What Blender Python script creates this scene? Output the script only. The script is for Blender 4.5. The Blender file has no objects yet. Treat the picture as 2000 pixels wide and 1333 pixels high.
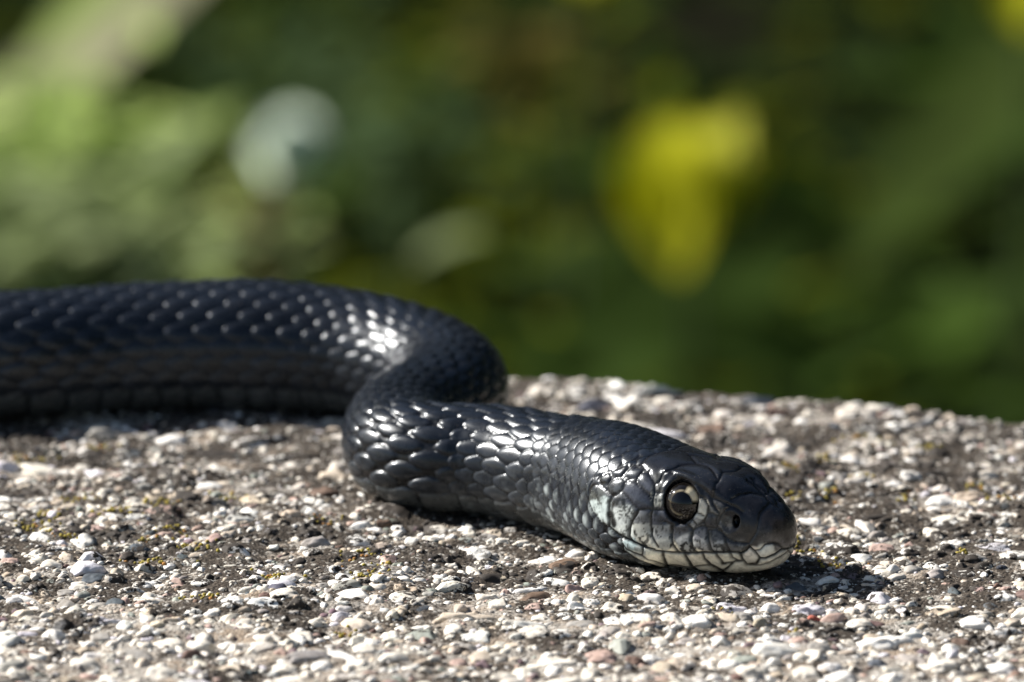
import bpy, math, random
import numpy as np
from mathutils import Vector

random.seed(7)
RNG = np.random.default_rng(11)
MM = 0.001

# ------------------------------------------------------------------ camera, sky, sun, exposure
scene = bpy.context.scene
PITCH = math.radians(11.5)
DIST = 1100.0                       # millimetres from the lens to the snake
S0 = 36.0 / 300.0 / 2000.0          # mm of width per photo pixel per mm of depth
F_DIR = np.array([0.0, math.cos(PITCH), -math.sin(PITCH)])
U_DIR = np.array([0.0, math.sin(PITCH), math.cos(PITCH)])
R_DIR = np.array([1.0, 0.0, 0.0])
_off = (1100 - 666.5) * S0
CAM = -(F_DIR - U_DIR * _off) * DIST  # ground origin shows at photo pixel (1000, 1100)

cam_data = bpy.data.cameras.new('camera')
cam_data.lens = 300.0
cam_data.sensor_width = 36.0
cam_data.clip_start = 0.05
cam_data.clip_end = 400.0
cam_data.dof.use_dof = True
cam_data.dof.aperture_fstop = 24.0
cam = bpy.data.objects.new('camera', cam_data)
scene.collection.objects.link(cam)
cam.location = Vector((CAM * MM).tolist())
cam.rotation_euler = (math.pi / 2 - PITCH, 0, 0)
scene.camera = cam

SUN_DIR = np.array([-24.0, 9.0, 18.5])
SUN_DIR /= np.linalg.norm(SUN_DIR)
SUN_EL = math.asin(SUN_DIR[2])
SUN_AZ = math.atan2(SUN_DIR[0], SUN_DIR[1])
world = bpy.data.worlds.new('World')
scene.world = world
world.use_nodes = True
wn = world.node_tree
bg = wn.nodes['Background']
sky = wn.nodes.new('ShaderNodeTexSky')
sky.sky_type = 'NISHITA'
sky.sun_disc = False
sky.sun_elevation = SUN_EL
sky.sun_rotation = SUN_AZ
wn.links.new(sky.outputs[0], bg.inputs[0])
bg.inputs[1].default_value = 0.052
sun_data = bpy.data.lights.new('sun', 'SUN')
sun_data.energy = 4.6
sun_data.angle = math.radians(0.5)
sun_data.color = (1.0, 0.955, 0.90)
sun = bpy.data.objects.new('sun', sun_data)
scene.collection.objects.link(sun)
sun.rotation_euler = Vector(SUN_DIR.tolist()).to_track_quat('Z', 'Y').to_euler()

scene.view_settings.view_transform = 'Standard'
scene.view_settings.look = 'None'
scene.view_settings.exposure = 1.15
scene.view_settings.gamma = 1.0
scene.view_settings.use_curve_mapping = False


def w2px(P):
    """world mm -> photo pixel"""
    d = np.asarray(P) - CAM
    z = d @ F_DIR
    return np.stack([1000 + (d @ R_DIR) / (z * S0), 666.5 - (d @ U_DIR) / (z * S0)], -1)


def ray(px, py):
    return F_DIR + R_DIR * (px - 1000) * S0 - U_DIR * (py - 666.5) * S0


def on_plane(px, py, z=0.0):
    d = ray(px, py)
    return CAM + d * ((z - CAM[2]) / d[2])


def at_depth(px, py, depth):
    return CAM + ray(px, py) * depth


cam_data.dof.focus_distance = DIST * MM * 0.992

# ------------------------------------------------------------------ numpy noise
def _hash(ix, iy, iz, seed):
    h = (ix * 374761393 + iy * 668265263 + iz * 2147483647 + seed * 974711) & 0xFFFFFFFF
    h = ((h ^ (h >> 13)) * 1274126177) & 0xFFFFFFFF
    h = ((h ^ (h >> 16)) * 2246822519) & 0xFFFFFFFF
    return ((h ^ (h >> 15)) & 0xFFFFFF) / float(0xFFFFFF)


def vnoise(p, scale=1.0, seed=0):
    """value noise in -1..1 with feature size `scale` (same unit as p)"""
    q = np.asarray(p, dtype=np.float64) / scale + 1000.0
    i = np.floor(q).astype(np.int64)
    f = q - i
    f = f * f * f * (f * (f * 6 - 15) + 10)
    r = 0
    for dx in (0, 1):
        wx = f[..., 0] if dx else 1 - f[..., 0]
        for dy in (0, 1):
            wy = f[..., 1] if dy else 1 - f[..., 1]
            for dz in (0, 1):
                wz = f[..., 2] if dz else 1 - f[..., 2]
                r = r + wx * wy * wz * _hash(i[..., 0] + dx, i[..., 1] + dy, i[..., 2] + dz, seed)
    return r * 2 - 1


def sstep(a, b, x):
    t = np.clip((x - a) / (b - a), 0, 1)
    return t * t * (3 - 2 * t)


# ------------------------------------------------------------------ object helpers
def link(o, parent=None):
    scene.collection.objects.link(o)
    if parent is not None:
        o.parent = parent
    return o


def tag(o, label=None, category=None, group=None, kind=None):
    if label: o['label'] = label
    if category: o['category'] = category
    if group: o['group'] = group
    if kind: o['kind'] = kind
    return o


def mesh_np(name, verts, faces, mat=None, smooth=True, tint=None):
    """verts in mm (N,3), faces (M,k) int array of one size"""
    me = bpy.data.meshes.new(name)
    verts = np.asarray(verts, dtype=np.float32) * MM
    faces = np.asarray(faces, dtype=np.int32)
    k = faces.shape[1]
    me.vertices.add(len(verts))
    me.vertices.foreach_set('co', verts.ravel())
    me.loops.add(faces.size)
    me.loops.foreach_set('vertex_index', faces.ravel())
    me.polygons.add(len(faces))
    me.polygons.foreach_set('loop_start', np.arange(0, faces.size, k, dtype=np.int32))
    me.polygons.foreach_set('loop_total', np.full(len(faces), k, dtype=np.int32))
    me.update(calc_edges=True)
    me.validate()
    me.polygons.foreach_set('use_smooth', np.full(len(me.polygons), bool(smooth)))
    if tint is not None:
        a = me.attributes.new('tint', 'FLOAT_COLOR', 'POINT')
        c = np.ones((len(verts), 4), dtype=np.float32)
        c[:, :3] = tint
        a.data.foreach_set('color', c.ravel())
    if mat is not None:
        me.materials.append(mat)
    return me


def obj(name, me, parent=None):
    return link(bpy.data.objects.new(name, me), parent)


def empty(name, loc_mm=(0, 0, 0)):
    o = bpy.data.objects.new(name, None)
    o.empty_display_size = 0.01
    o.location = [c * MM for c in loc_mm]
    return link(o)


def grid_faces(nu, nv, wrap=False):
    i = np.arange(nu - 1)[:, None]
    j = np.arange(nv if wrap else nv - 1)[None, :]
    j2 = (j + 1) % nv
    return np.stack([i * nv + j, i * nv + j2, (i + 1) * nv + j2, (i + 1) * nv + j], -1).reshape(-1, 4)


# ------------------------------------------------------------------ node helpers
class NT:
    def __init__(self, name):
        self.m = bpy.data.materials.new(name)
        self.m.use_nodes = True
        self.t = self.m.node_tree
        self.b = self.t.nodes['Principled BSDF']

    def n(self, kind, **kw):
        nd = self.t.nodes.new(kind)
        for k, v in kw.items():
            setattr(nd, k, v)
        return nd

    def l(self, a, b):
        self.t.links.new(a, b)

    def noise(self, scale, detail=4, rough=0.6, vec=None, dist=0.0):
        nd = self.n('ShaderNodeTexNoise')
        nd.inputs['Scale'].default_value = scale
        nd.inputs['Detail'].default_value = detail
        nd.inputs['Roughness'].default_value = rough
        nd.inputs['Distortion'].default_value = dist
        if vec is not None: self.l(vec, nd.inputs['Vector'])
        return nd

    def ramp(self, fac, stops):
        r = self.n('ShaderNodeValToRGB')
        while len(r.color_ramp.elements) < len(stops):
            r.color_ramp.elements.new(0.5)
        for e, (p, c) in zip(r.color_ramp.elements, stops):
            e.position = p
            e.color = (*c, 1) if len(c) == 3 else c
        self.l(fac, r.inputs[0])
        return r

    def mix(self, fac, a, b, mode='MIX'):
        nd = self.n('ShaderNodeMix', data_type='RGBA', blend_type=mode)
        for sock, v in ((nd.inputs[0], fac), (nd.inputs[6], a), (nd.inputs[7], b)):
            if isinstance(v, (int, float)): sock.default_value = v
            elif isinstance(v, tuple): sock.default_value = (*v, 1)
            else: self.l(v, sock)
        return nd.outputs[2]

    def math(self, op, a, b=None, clamp=False):
        nd = self.n('ShaderNodeMath', operation=op, use_clamp=clamp)
        for sock, v in ((nd.inputs[0], a), (nd.inputs[1], b)):
            if v is None: continue
            if isinstance(v, (int, float)): sock.default_value = v
            else: self.l(v, sock)
        return nd.outputs[0]

    def bump(self, height, dist, strength=1.0, normal=None):
        nd = self.n('ShaderNodeBump')
        nd.inputs['Strength'].default_value = strength
        nd.inputs['Distance'].default_value = dist
        self.l(height, nd.inputs['Height'])
        if normal is not None: self.l(normal, nd.inputs['Normal'])
        return nd.outputs[0]


BLK = (0, 0, 0)
WHT = (1, 1, 1)


def crust_mask(T):
    """where the dark crust grows on the concrete: patches several mm wide broken up by grains"""
    g = T.n('ShaderNodeNewGeometry')
    a = T.noise(95, 3, 0.55, g.outputs['Position'])
    b = T.noise(900, 4, 0.7, g.outputs['Position'])
    s = T.math('ADD', T.math('MULTIPLY', a.outputs[0], 0.62), T.math('MULTIPLY', b.outputs[0], 0.38))
    sep = T.n('ShaderNodeSeparateXYZ')
    T.l(g.outputs['Position'], sep.inputs[0])
    # the near end of the slab is rubbed cleaner than the middle
    y = T.n('ShaderNodeMapRange')
    y.inputs['From Min'].default_value = -0.045
    y.inputs['From Max'].default_value = 0.0
    y.inputs['To Min'].default_value = -0.05
    y.inputs['To Max'].default_value = 0.02
    T.l(sep.outputs[1], y.inputs[0])
    return T.math('ADD', s, y.outputs[0]), g


def mat_matrix():
    T = NT('weathered_concrete')
    s, g = crust_mask(T)
    pos = g.outputs['Position']
    fine = T.noise(2600, 4, 0.7, pos)
    base = T.ramp(fine.outputs[0], [(0.30, (0.11, 0.095, 0.08)), (0.5, (0.31, 0.28, 0.24)), (0.66, (0.58, 0.54, 0.48))])
    warm = T.noise(160, 2, 0.5, pos)
    c = T.mix(T.ramp(warm.outputs[0], [(0.45, BLK), (0.65, WHT)]).outputs[0], base.outputs[0], (0.27, 0.19, 0.12), 'MIX')
    c = T.mix(0.6, base.outputs[0], c)
    m = T.ramp(s, [(0.44, BLK), (0.49, WHT)])
    dark = T.ramp(fine.outputs[0], [(0.34, (0.016, 0.013, 0.010)), (0.54, (0.065, 0.052, 0.040)), (0.70, (0.16, 0.135, 0.105))])
    c = T.mix(m.outputs[0], c, dark.outputs[0])
    v = T.n('ShaderNodeTexVoronoi')
    v.inputs['Scale'].default_value = 2300
    T.l(pos, v.inputs['Vector'])
    wg = T.ramp(v.outputs['Color'], [(0.80, BLK), (0.84, WHT)])
    c = T.mix(T.math('MULTIPLY', wg.outputs[0], 0.65), c, (0.55, 0.52, 0.46))
    T.l(c, T.b.inputs['Base Color'])
    T.b.inputs['Roughness'].default_value = 0.95
    T.b.inputs['Specular IOR Level'].default_value = 0.2
    inv = T.math('SUBTRACT', 0.7, v.outputs['Distance'])
    n1 = T.bump(inv, 0.00022, 0.9)
    n2 = T.bump(fine.outputs[0], 0.00025, 0.9, n1)
    T.l(n2, T.b.inputs['Normal'])
    return T.m


def mat_pebble(per_object):
    T = NT('pebble_stone' if per_object else 'gravel_stone')
    s, g = crust_mask(T)
    pos = g.outputs['Position']
    if per_object:
        oi = T.n('ShaderNodeObjectInfo')
        col = oi.outputs['Color']
    else:
        at = T.n('ShaderNodeAttribute', attribute_name='tint')
        col = at.outputs['Color']
    grain = T.noise(1100, 5, 0.65, pos)
    gr = T.ramp(grain.outputs[0], [(0.3, (0.72, 0.68, 0.63)), (0.62, (1.05, 1.05, 1.05))])
    c = T.mix(1.0, col, gr.outputs[0], 'MULTIPLY')
    # lichen specks and crust eaten into the stone
    sp = T.noise(2100, 3, 0.75, pos)
    m1 = T.ramp(sp.outputs[0], [(0.635, BLK), (0.665, WHT)])
    m2 = T.ramp(s, [(0.525, BLK), (0.545, WHT)])
    mm = T.math('MAXIMUM', T.math('MULTIPLY', m1.outputs[0], 0.8), m2.outputs[0])
    c = T.mix(mm, c, (0.035, 0.028, 0.022))
    T.l(c, T.b.inputs['Base Color'])
    T.b.inputs['Roughness'].default_value = 0.75
    T.b.inputs['Specular IOR Level'].default_value = 0.3
    h = T.math('ADD', T.math('MULTIPLY', grain.outputs[0], 0.6), T.math('MULTIPLY', mm, 0.5))
    T.l(T.bump(h, 0.00018, 0.8), T.b.inputs['Normal'])
    return T.m


def mat_snake():  # skin with dust specks and uneven sheen
    T = NT('snake_skin')
    at = T.n('ShaderNodeAttribute', attribute_name='tint')
    g = T.n('ShaderNodeNewGeometry')
    pos = g.outputs['Position']
    n = T.noise(900, 4, 0.6, pos)
    r = T.ramp(n.outputs[0], [(0.3, (0.75, 0.75, 0.75)), (0.7, (1.25, 1.25, 1.25))])
    c = T.mix(1.0, at.outputs['Color'], r.outputs[0], 'MULTIPLY')
    du = T.noise(3400, 2, 0.7, pos)
    big = T.noise(140, 2, 0.5, pos)
    dm = T.math('MULTIPLY', T.ramp(du.outputs[0], [(0.66, BLK), (0.70, WHT)]).outputs[0], T.ramp(big.outputs[0], [(0.42, (0.05, 0.05, 0.05)), (0.62, (0.6, 0.6, 0.6))]).outputs[0])
    c = T.mix(dm, c, (0.16, 0.14, 0.12))
    T.l(c, T.b.inputs['Base Color'])
    rr = T.n('ShaderNodeMapRange')
    rr.inputs['To Min'].default_value = 0.19
    rr.inputs['To Max'].default_value = 0.38
    T.l(n.outputs[0], rr.inputs[0])
    T.l(rr.outputs[0], T.b.inputs['Roughness'])
    T.b.inputs['Specular IOR Level'].default_value = 0.30
    T.b.inputs['Specular Tint'].default_value = (0.88, 0.95, 1.0, 1)
    T.b.inputs['Coat Weight'].default_value = 0.18
    T.b.inputs['Coat Roughness'].default_value = 0.10
    f = T.noise(5200, 3, 0.6, pos)
    T.l(T.bump(f.outputs[0], 0.00003, 0.6), T.b.inputs['Normal'])
    return T.m


def mat_simple(name, col, rough=0.6, spec=0.5, noise_scale=None, var=0.3, trans=0.0, coat=0.0):
    T = NT(name)
    if noise_scale:
        tc = T.n('ShaderNodeTexCoord')
        n = T.noise(noise_scale, 3, 0.6, tc.outputs['Object'])
        a = tuple(x * (1 - var) for x in col)
        b = tuple(min(1, x * (1 + var)) for x in col)
        r = T.ramp(n.outputs[0], [(0.35, a), (0.65, b)])
        T.l(r.outputs[0], T.b.inputs['Base Color'])
    else:
        T.b.inputs['Base Color'].default_value = (*col, 1)
    T.b.inputs['Roughness'].default_value = rough
    T.b.inputs['Specular IOR Level'].default_value = spec
    T.b.inputs['Coat Weight'].default_value = coat
    if trans:
        out = T.t.nodes['Material Output']
        tr = T.n('ShaderNodeBsdfTranslucent')
        tr.inputs[0].default_value = (*[min(1, x * 1.2) for x in col], 1)
        mx = T.n('ShaderNodeMixShader')
        mx.inputs[0].default_value = trans
        T.l(T.b.outputs[0], mx.inputs[1])
        T.l(tr.outputs[0], mx.inputs[2])
        T.l(mx.outputs[0], out.inputs[0])
    return T.m


M_MATRIX = mat_matrix()
M_PEB = mat_pebble(True)
M_GRAVEL = mat_pebble(False)
M_SNAKE = mat_snake()

# ------------------------------------------------------------------ the slab
EA = on_plane(1050, 724)
EB = on_plane(2000, 809)
E_DIR = (EB - EA) / np.linalg.norm(EB - EA)
E_IN = np.array([E_DIR[1], -E_DIR[0], 0.0])       # towards the camera, into the slab
EDGE_R = 4.0


def slab_point(u, p):
    """u along the edge, p the way over the top (positive) or down the back face (negative); returns point, normal"""
    arc = EDGE_R * math.pi / 2
    ang = np.clip(-p / EDGE_R, 0, math.pi / 2)
    v = np.where(p > 0, p + EDGE_R, EDGE_R - EDGE_R * np.sin(ang))
    z = np.where(p > 0, 0.0, -EDGE_R + EDGE_R * np.cos(ang))
    z = np.where(p < -arc, z - (-p - arc), z)
    P = EA + E_DIR * u[..., None] + E_IN * v[..., None]
    P[..., 2] = z
    N = -E_IN * np.sin(ang)[..., None] + np.array([0, 0, 1.0]) * np.cos(ang)[..., None]
    return P, N


def slab_relief(P):
    h = 0.75 * vnoise(P, 17, 1) + 0.45 * vnoise(P, 6, 2) + 0.34 * vnoise(P, 2.4, 3)
    h = h + 0.24 * np.abs(vnoise(P, 1.3, 4)) + 0.16 * np.abs(vnoise(P, 0.7, 5))
    return h - 0.45


def ground_z(x, y):
    """height of the relief on the flat top and round-over"""
    P = np.stack([x, y, np.zeros_like(x)], -1)
    v = (P - EA) @ E_IN
    d = np.clip(EDGE_R - v, 0, EDGE_R * 0.98)
    drop = EDGE_R - np.sqrt(EDGE_R ** 2 - d ** 2)
    return slab_relief(P) - drop, v


slab = empty('concrete_slab')
tag(slab, 'rough weathered concrete slab full of pale pebbles under the black snake', kind='structure')
pst = np.concatenate([np.arange(-16, -8, 0.6), np.arange(-8, 195, 0.45), 195 + np.cumsum(np.linspace(0.4, 3.0, 24))])
ust = np.concatenate([-135 - np.cumsum(np.linspace(0.5, 4, 24))[::-1], np.arange(-135, 90, 0.4), 90 + np.cumsum(np.linspace(0.5, 4, 24))])
uu, pp = np.meshgrid(ust, pst, indexing='ij')
P, N = slab_point(uu, pp)
rel = slab_relief(P)
P = P + N * rel[..., None]
me = mesh_np('slab_surface', P.reshape(-1, 3), grid_faces(len(ust), len(pst)), M_MATRIX)
surface = obj('slab_surface', me, slab)
U0, U1, P1 = ust[0], ust[-1], pst[-1]


def slab_block(u0, u1, v0, v1, z0, z1, name):
    c = []
    for z in (z0, z1):
        for u, v in ((u0, v0), (u1, v0), (u1, v1), (u0, v1)):
            q = EA + E_DIR * u + E_IN * v
            c.append((q[0], q[1], z))
    f = [(3, 2, 1, 0), (4, 5, 6, 7), (0, 1, 5, 4), (1, 2, 6, 5), (2, 3, 7, 6), (3, 0, 4, 7)]
    f = [q[::-1] for q in f]
    return obj(name, mesh_np(name, c, f, M_MATRIX, smooth=False), slab)


slab_block(-1800, 1800, 1.2, 900, -380, -3.4, 'slab_core')
slab_block(U0 - 1600, U0 + 0.5, 1.0, 901, -60, -0.4, 'slab_side')
slab_block(U1 - 0.5, U1 + 1600, 1.0, 901, -60, -0.4, 'slab_side')
slab_block(U0, U1, P1 + EDGE_R - 0.5, 901.5, -60, -0.45, 'slab_front')

# ------------------------------------------------------------------ pebble shapes
def icosphere(sub):
    t = (1 + 5 ** 0.5) / 2
    v = [(-1, t, 0), (1, t, 0), (-1, -t, 0), (1, -t, 0), (0, -1, t), (0, 1, t), (0, -1, -t), (0, 1, -t),
         (t, 0, -1), (t, 0, 1), (-t, 0, -1), (-t, 0, 1)]
    v = [np.array(a) / np.linalg.norm(a) for a in v]
    f = [(0, 11, 5), (0, 5, 1), (0, 1, 7), (0, 7, 10), (0, 10, 11), (1, 5, 9), (5, 11, 4), (11, 10, 2), (10, 7, 6), (7, 1, 8),
         (3, 9, 4), (3, 4, 2), (3, 2, 6), (3, 6, 8), (3, 8, 9), (4, 9, 5), (2, 4, 11), (6, 2, 10), (8, 6, 7), (9, 8, 1)]
    for _ in range(sub):
        mid = {}
        nf = []
        def m(a, b):
            k = (min(a, b), max(a, b))
            if k not in mid:
                q = v[a] + v[b]
                v.append(q / np.linalg.norm(q))
                mid[k] = len(v) - 1
            return mid[k]
        for a, b, c in f:
            x, y, z = m(a, b), m(b, c), m(c, a)
            nf += [(a, x, z), (b, y, x), (c, z, y), (x, y, z)]
        f = nf
    return np.array(v), np.array(f)


def pebble_shape(sub, seed, angular=0.0, knob=0.2):
    r = np.random.default_rng(seed)
    v, f = icosphere(sub)
    v = v * (1 + knob * vnoise(v, 0.9, seed)[:, None] + knob * 0.45 * vnoise(v, 0.42, seed + 1)[:, None])
    if angular > 0:
        for _ in range(9):
            n = r.normal(size=3)
            n /= np.linalg.norm(n)
            d = 1 - angular * r.uniform(0.25, 0.75)
            e = v @ n - d
            v = v - np.clip(e, 0, None)[:, None] * n
    keep = v[f].mean(1)[:, 2] > -0.45
    f = f[keep]
    used = np.unique(f)
    remap = -np.ones(len(v), int)
    remap[used] = np.arange(len(used))
    v = v[used]
    v = v / np.abs(v).max(0)
    return v, remap[f]


BIG = [pebble_shape(3, 100 + i, 0.5 if i % 4 == 0 else 0.0, 0.24 + 0.07 * (i % 4)) for i in range(12)]
MID = [pebble_shape(2, 200 + i, 0.45 if i % 4 == 0 else 0.0, 0.3) for i in range(10)]
TINY = [pebble_shape(1, 300 + i, 0.0 if i % 2 else 0.4, 0.22) for i in range(8)]

IVORY = (0.71, 0.665, 0.58); WHITE = (0.79, 0.77, 0.72); GREY = (0.36, 0.34, 0.31); TAN = (0.50, 0.42, 0.32)
PINK = (0.46, 0.33, 0.28); RED = (0.45, 0.13, 0.09); SLATE = (0.07, 0.085, 0.10); BROWN = (0.17, 0.11, 0.085)
LILAC = (0.66, 0.64, 0.68); GREEN_GREY = (0.30, 0.32, 0.28); PLUM = (0.20, 0.14, 0.15); BEIGE = (0.58, 0.50, 0.40)  # LILAC has the bluish skylight of stones in the head's shadow mixed in

# landmark stones: photo pixel, width, height in pixels, tint, shape, turn
LM = [
 (1720,1243,132,30,WHITE,3,0),(1714,1154,78,46,LILAC,0,20),(1571,1184,84,28,LILAC,3,-5),(1586,1199,32,11,RED,6,0),
 (1678,1202,62,28,IVORY,1,10),(1702,1120,52,22,IVORY,3,0),(1650,1127,28,16,IVORY,0,0),(1555,1132,60,24,SLATE,2,0),
 (1648,1082,44,20,SLATE,0,0),(1723,1055,55,20,PINK,5,0),(1856,1049,68,28,WHITE,3,-10),(1882,1103,60,20,WHITE,1,0),
 (1780,1102,52,24,GREY,6,15),(1777,1042,30,20,PINK,2,0),(1844,1174,62,18,IVORY,4,0),(1855,1253,52,22,WHITE,0,5),
 (1831,1291,82,30,IVORY,7,0),(1741,1318,64,36,WHITE,3,25),(1432,1141,100,34,GREY,0,0),(1399,1156,72,20,IVORY,3,-30),
 (1357,1141,36,18,BEIGE,1,0),(1316,1141,48,24,IVORY,2,0),(1275,1118,54,25,IVORY,4,0),(1155,1123,42,26,IVORY,1,0),
 (1204,1112,66,22,IVORY,7,-15),(1069,1081,50,14,WHITE,1,0),(1068,1057,27,16,BROWN,2,0),(1363,1211,62,28,WHITE,4,0),
 (1459,1283,56,24,GREEN_GREY,1,0),(1306,1223,30,24,WHITE,2,0),(1335,1229,24,18,IVORY,1,0),(1465,1303,82,34,IVORY,3,0),
 (1450,1195,42,22,GREY,5,0),(1495,1192,24,20,WHITE,7,0),(1507,1177,52,24,WHITE,0,-30),(1384,1261,32,19,WHITE,2,0),
 (1390,1292,42,24,IVORY,7,0),(1529,762,42,30,IVORY,2,0),(1454,883,46,27,IVORY,0,0),(1664,788,32,22,IVORY,1,0),
 (1856,803,46,30,BEIGE,2,0),(1784,793,36,20,BEIGE,4,0),(1952,817,26,18,IVORY,1,0),(1793,814,36,22,BEIGE,5,0),
 (1622,886,56,22,BEIGE,3,0),(1661,877,42,14,WHITE,1,0),(1577,892,30,26,IVORY,2,0),(1583,934,38,22,IVORY,0,20),
 (1775,922,52,22,WHITE,3,-10),(1589,958,32,17,WHITE,1,0),(1715,994,155,24,WHITE,8,0),(1622,1000,30,20,IVORY,2,0),
 (1834,961,78,28,WHITE,6,-15),(1814,898,32,13,WHITE,1,0),(1922,889,50,16,IVORY,4,0),(1634,1045,62,18,WHITE,3,0),
 (1772,979,26,16,IVORY,1,0),(1850,1006,62,26,WHITE,5,0),(1727,871,40,16,WHITE,3,0),(1490,802,46,16,IVORY,1,0),
 (1451,787,36,22,IVORY,4,0),(1424,817,32,18,IVORY,2,0),(1580,799,46,24,IVORY,7,0),(1440,772,38,20,GREY,5,0),
 (281,1121,76,18,WHITE,3,0),(187,1114,56,26,SLATE,5,0),(363,1091,30,24,IVORY,2,0),(393,1102,32,19,WHITE,0,0),
 (419,1101,24,19,IVORY,1,0),(239,1085,28,16,IVORY,2,0),(133,1024,72,16,IVORY,4,0),(33,1033,27,16,IVORY,1,0),
 (160,1057,34,13,WHITE,3,0),(106,1072,54,12,WHITE,6,0),(266,1048,92,18,IVORY,7,0),(330,1010,58,16,PINK,0,0),
 (193,1016,36,18,PINK,5,0),(553,1160,58,22,IVORY,4,0),(453,1172,50,18,WHITE,1,0),(290,1157,68,22,IVORY,7,0),
 (326,1182,46,13,WHITE,3,0),(63,1175,56,15,IVORY,4,0),(106,1232,66,28,WHITE,0,0),(262,1267,100,30,GREY,4,8),
 (330,1249,70,26,IVORY,1,0),(480,1215,78,22,IVORY,7,0),(317,1303,68,30,IVORY,5,0),(459,1252,42,30,IVORY,0,0),
 (453,1285,60,24,BEIGE,4,0),(372,1328,135,26,LILAC,4,0),(27,1308,52,25,IVORY,7,0),(27,1266,34,20,IVORY,2,0),
 (18,982,46,22,IVORY,5,0),(260,968,86,22,IVORY,7,0),(690,1048,72,28,WHITE,6,0),(690,1152,82,28,WHITE,4,0),
 (555,1162,55,20,IVORY,1,0),(628,1152,34,24,GREEN_GREY,2,0),(672,1128,72,22,WHITE,7,12),(790,1153,64,26,IVORY,1,0),
 (900,1188,150,28,BEIGE,3,0),(1240,1198,128,32,WHITE,4,0),(1156,1162,40,28,WHITE,5,0),(1165,1160,20,20,WHITE,2,0),
 (1045,1163,66,22,PINK,0,10),(1060,1183,60,20,IVORY,2,0),(975,1162,44,20,IVORY,4,0),(1135,1205,66,26,GREY,5,0),
 (550,876,160,10,WHITE,8,4),(246,876,78,16,WHITE,8,-10),(340,868,40,26,IVORY,1,0),(860,1032,50,18,WHITE,3,0),
 (842,1048,38,18,IVORY,5,0),(700,1068,40,20,IVORY,1,0),(967,1032,50,19,BEIGE,4,0),(985,1048,56,14,IVORY,3,0),
 (1055,1081,50,12,IVORY,4,0),(823,1218,80,30,GREEN_GREY,4,0),(888,1215,44,26,IVORY,1,0),(915,1240,42,32,GREY,5,0),
 (830,1232,34,20,PINK,0,0),(715,1258,56,34,IVORY,4,0),(855,1262,36,30,BROWN,2,0),(940,1262,54,30,BEIGE,4,15),
 (897,1275,40,26,PINK,1,0),(944,1275,42,26,PLUM,2,0),(1073,1275,110,20,IVORY,7,0),(1170,1260,72,28,PINK,1,0),
 (1240,1268,44,26,BROWN,5,0),(1270,1262,60,24,WHITE,6,0),(1275,1300,46,32,PINK,0,0),(1110,1325,120,34,IVORY,3,20),
 (985,1300,60,30,IVORY,5,0),(915,1325,80,30,IVORY,7,0),(630,1295,46,28,WHITE,1,0),(680,1300,46,24,IVORY,0,0),
 (735,1195,26,22,WHITE,2,0),(1045,1222,70,24,IVORY,1,0),(1090,1225,54,20,WHITE,6,0),(960,1050,24,20,IVORY,2,0),
 (655,918,86,40,BEIGE,2,0),(250,925,60,22,IVORY,1,0),(170,900,50,22,IVORY,5,0),(420,905,48,18,IVORY,2,0),
 (1130,748,42,26,WHITE,4,0),(1072,755,24,22,IVORY,1,0),(1025,762,34,26,WHITE,2,0),(1200,765,46,26,WHITE,5,0),
 (1300,772,46,22,IVORY,1,0),(1350,778,50,26,GREY,3,0),(1240,790,36,20,IVORY,4,0),(1035,790,36,26,WHITE,1,0),
 (1090,782,32,24,WHITE,2,0),(1160,790,50,18,IVORY,7,0),(1640,925,40,22,GREY,5,0),(1450,820,30,14,BEIGE,1,0),
 (1934,935,50,22,WHITE,3,-20),(1976,960,40,20,WHITE,1,0),(1900,1080,60,24,GREY,6,0),(1960,1160,50,22,WHITE,2,0),
 (1905,1200,70,24,WHITE,4,0),(1955,1290,70,34,WHITE,1,0),(1600,1262,50,24,GREY,5,0),(1575,1300,60,34,IVORY,4,0),
 (1640,1250,44,22,WHITE,2,0),(1560,1245,40,20,PINK,1,0),(1500,1245,50,22,WHITE,7,0),(1645,1310,58,30,WHITE,1,0),
 (130,1135,40,18,GREY,1,0),(575,1120,44,18,IVORY,6,0),(500,1125,50,24,WHITE,0,0),(530,1085,36,18,WHITE,3,0),
 (20,1095,40,20,PINK,5,0),(95,1100,54,20,IVORY,6,0),(165,1285,60,26,IVORY,1,0),(590,1230,70,30,IVORY,4,0),
 (200,1238,50,22,GREY,4,0),(560,1290,60,26,IVORY,1,0),(550,1265,40,22,PINK,2,0),(1310,1175,44,20,IVORY,4,0),
]
BIG.append(None)
# a shard: long, slightly bowed, for shape number 8
sv, sf = pebble_shape(3, 991, 0.0, 0.1)
sv[:, 2] *= (1 - 0.35 * sv[:, 0] ** 2)
sv[:, 1] += 0.35 * sv[:, 0] ** 2
BIG[8] = (sv, sf)
BIG = BIG[:12]

placed = []          # x, y, a (half width), b (half depth)
cell = {}


def fits(x, y, r, k=0.82):
    ci, cj = int(x // 6), int(y // 6)
    for i in (ci - 2, ci - 1, ci, ci + 1, ci + 2):
        for j in (cj - 2, cj - 1, cj, cj + 1, cj + 2):
            for (px, py, pr) in cell.get((i, j), ()):
                if (px - x) ** 2 + (py - y) ** 2 < (k * (pr + r)) ** 2:
                    return False
    return True


def claim(x, y, r):
    cell.setdefault((int(x // 6), int(y // 6)), []).append((x, y, r))


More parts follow.
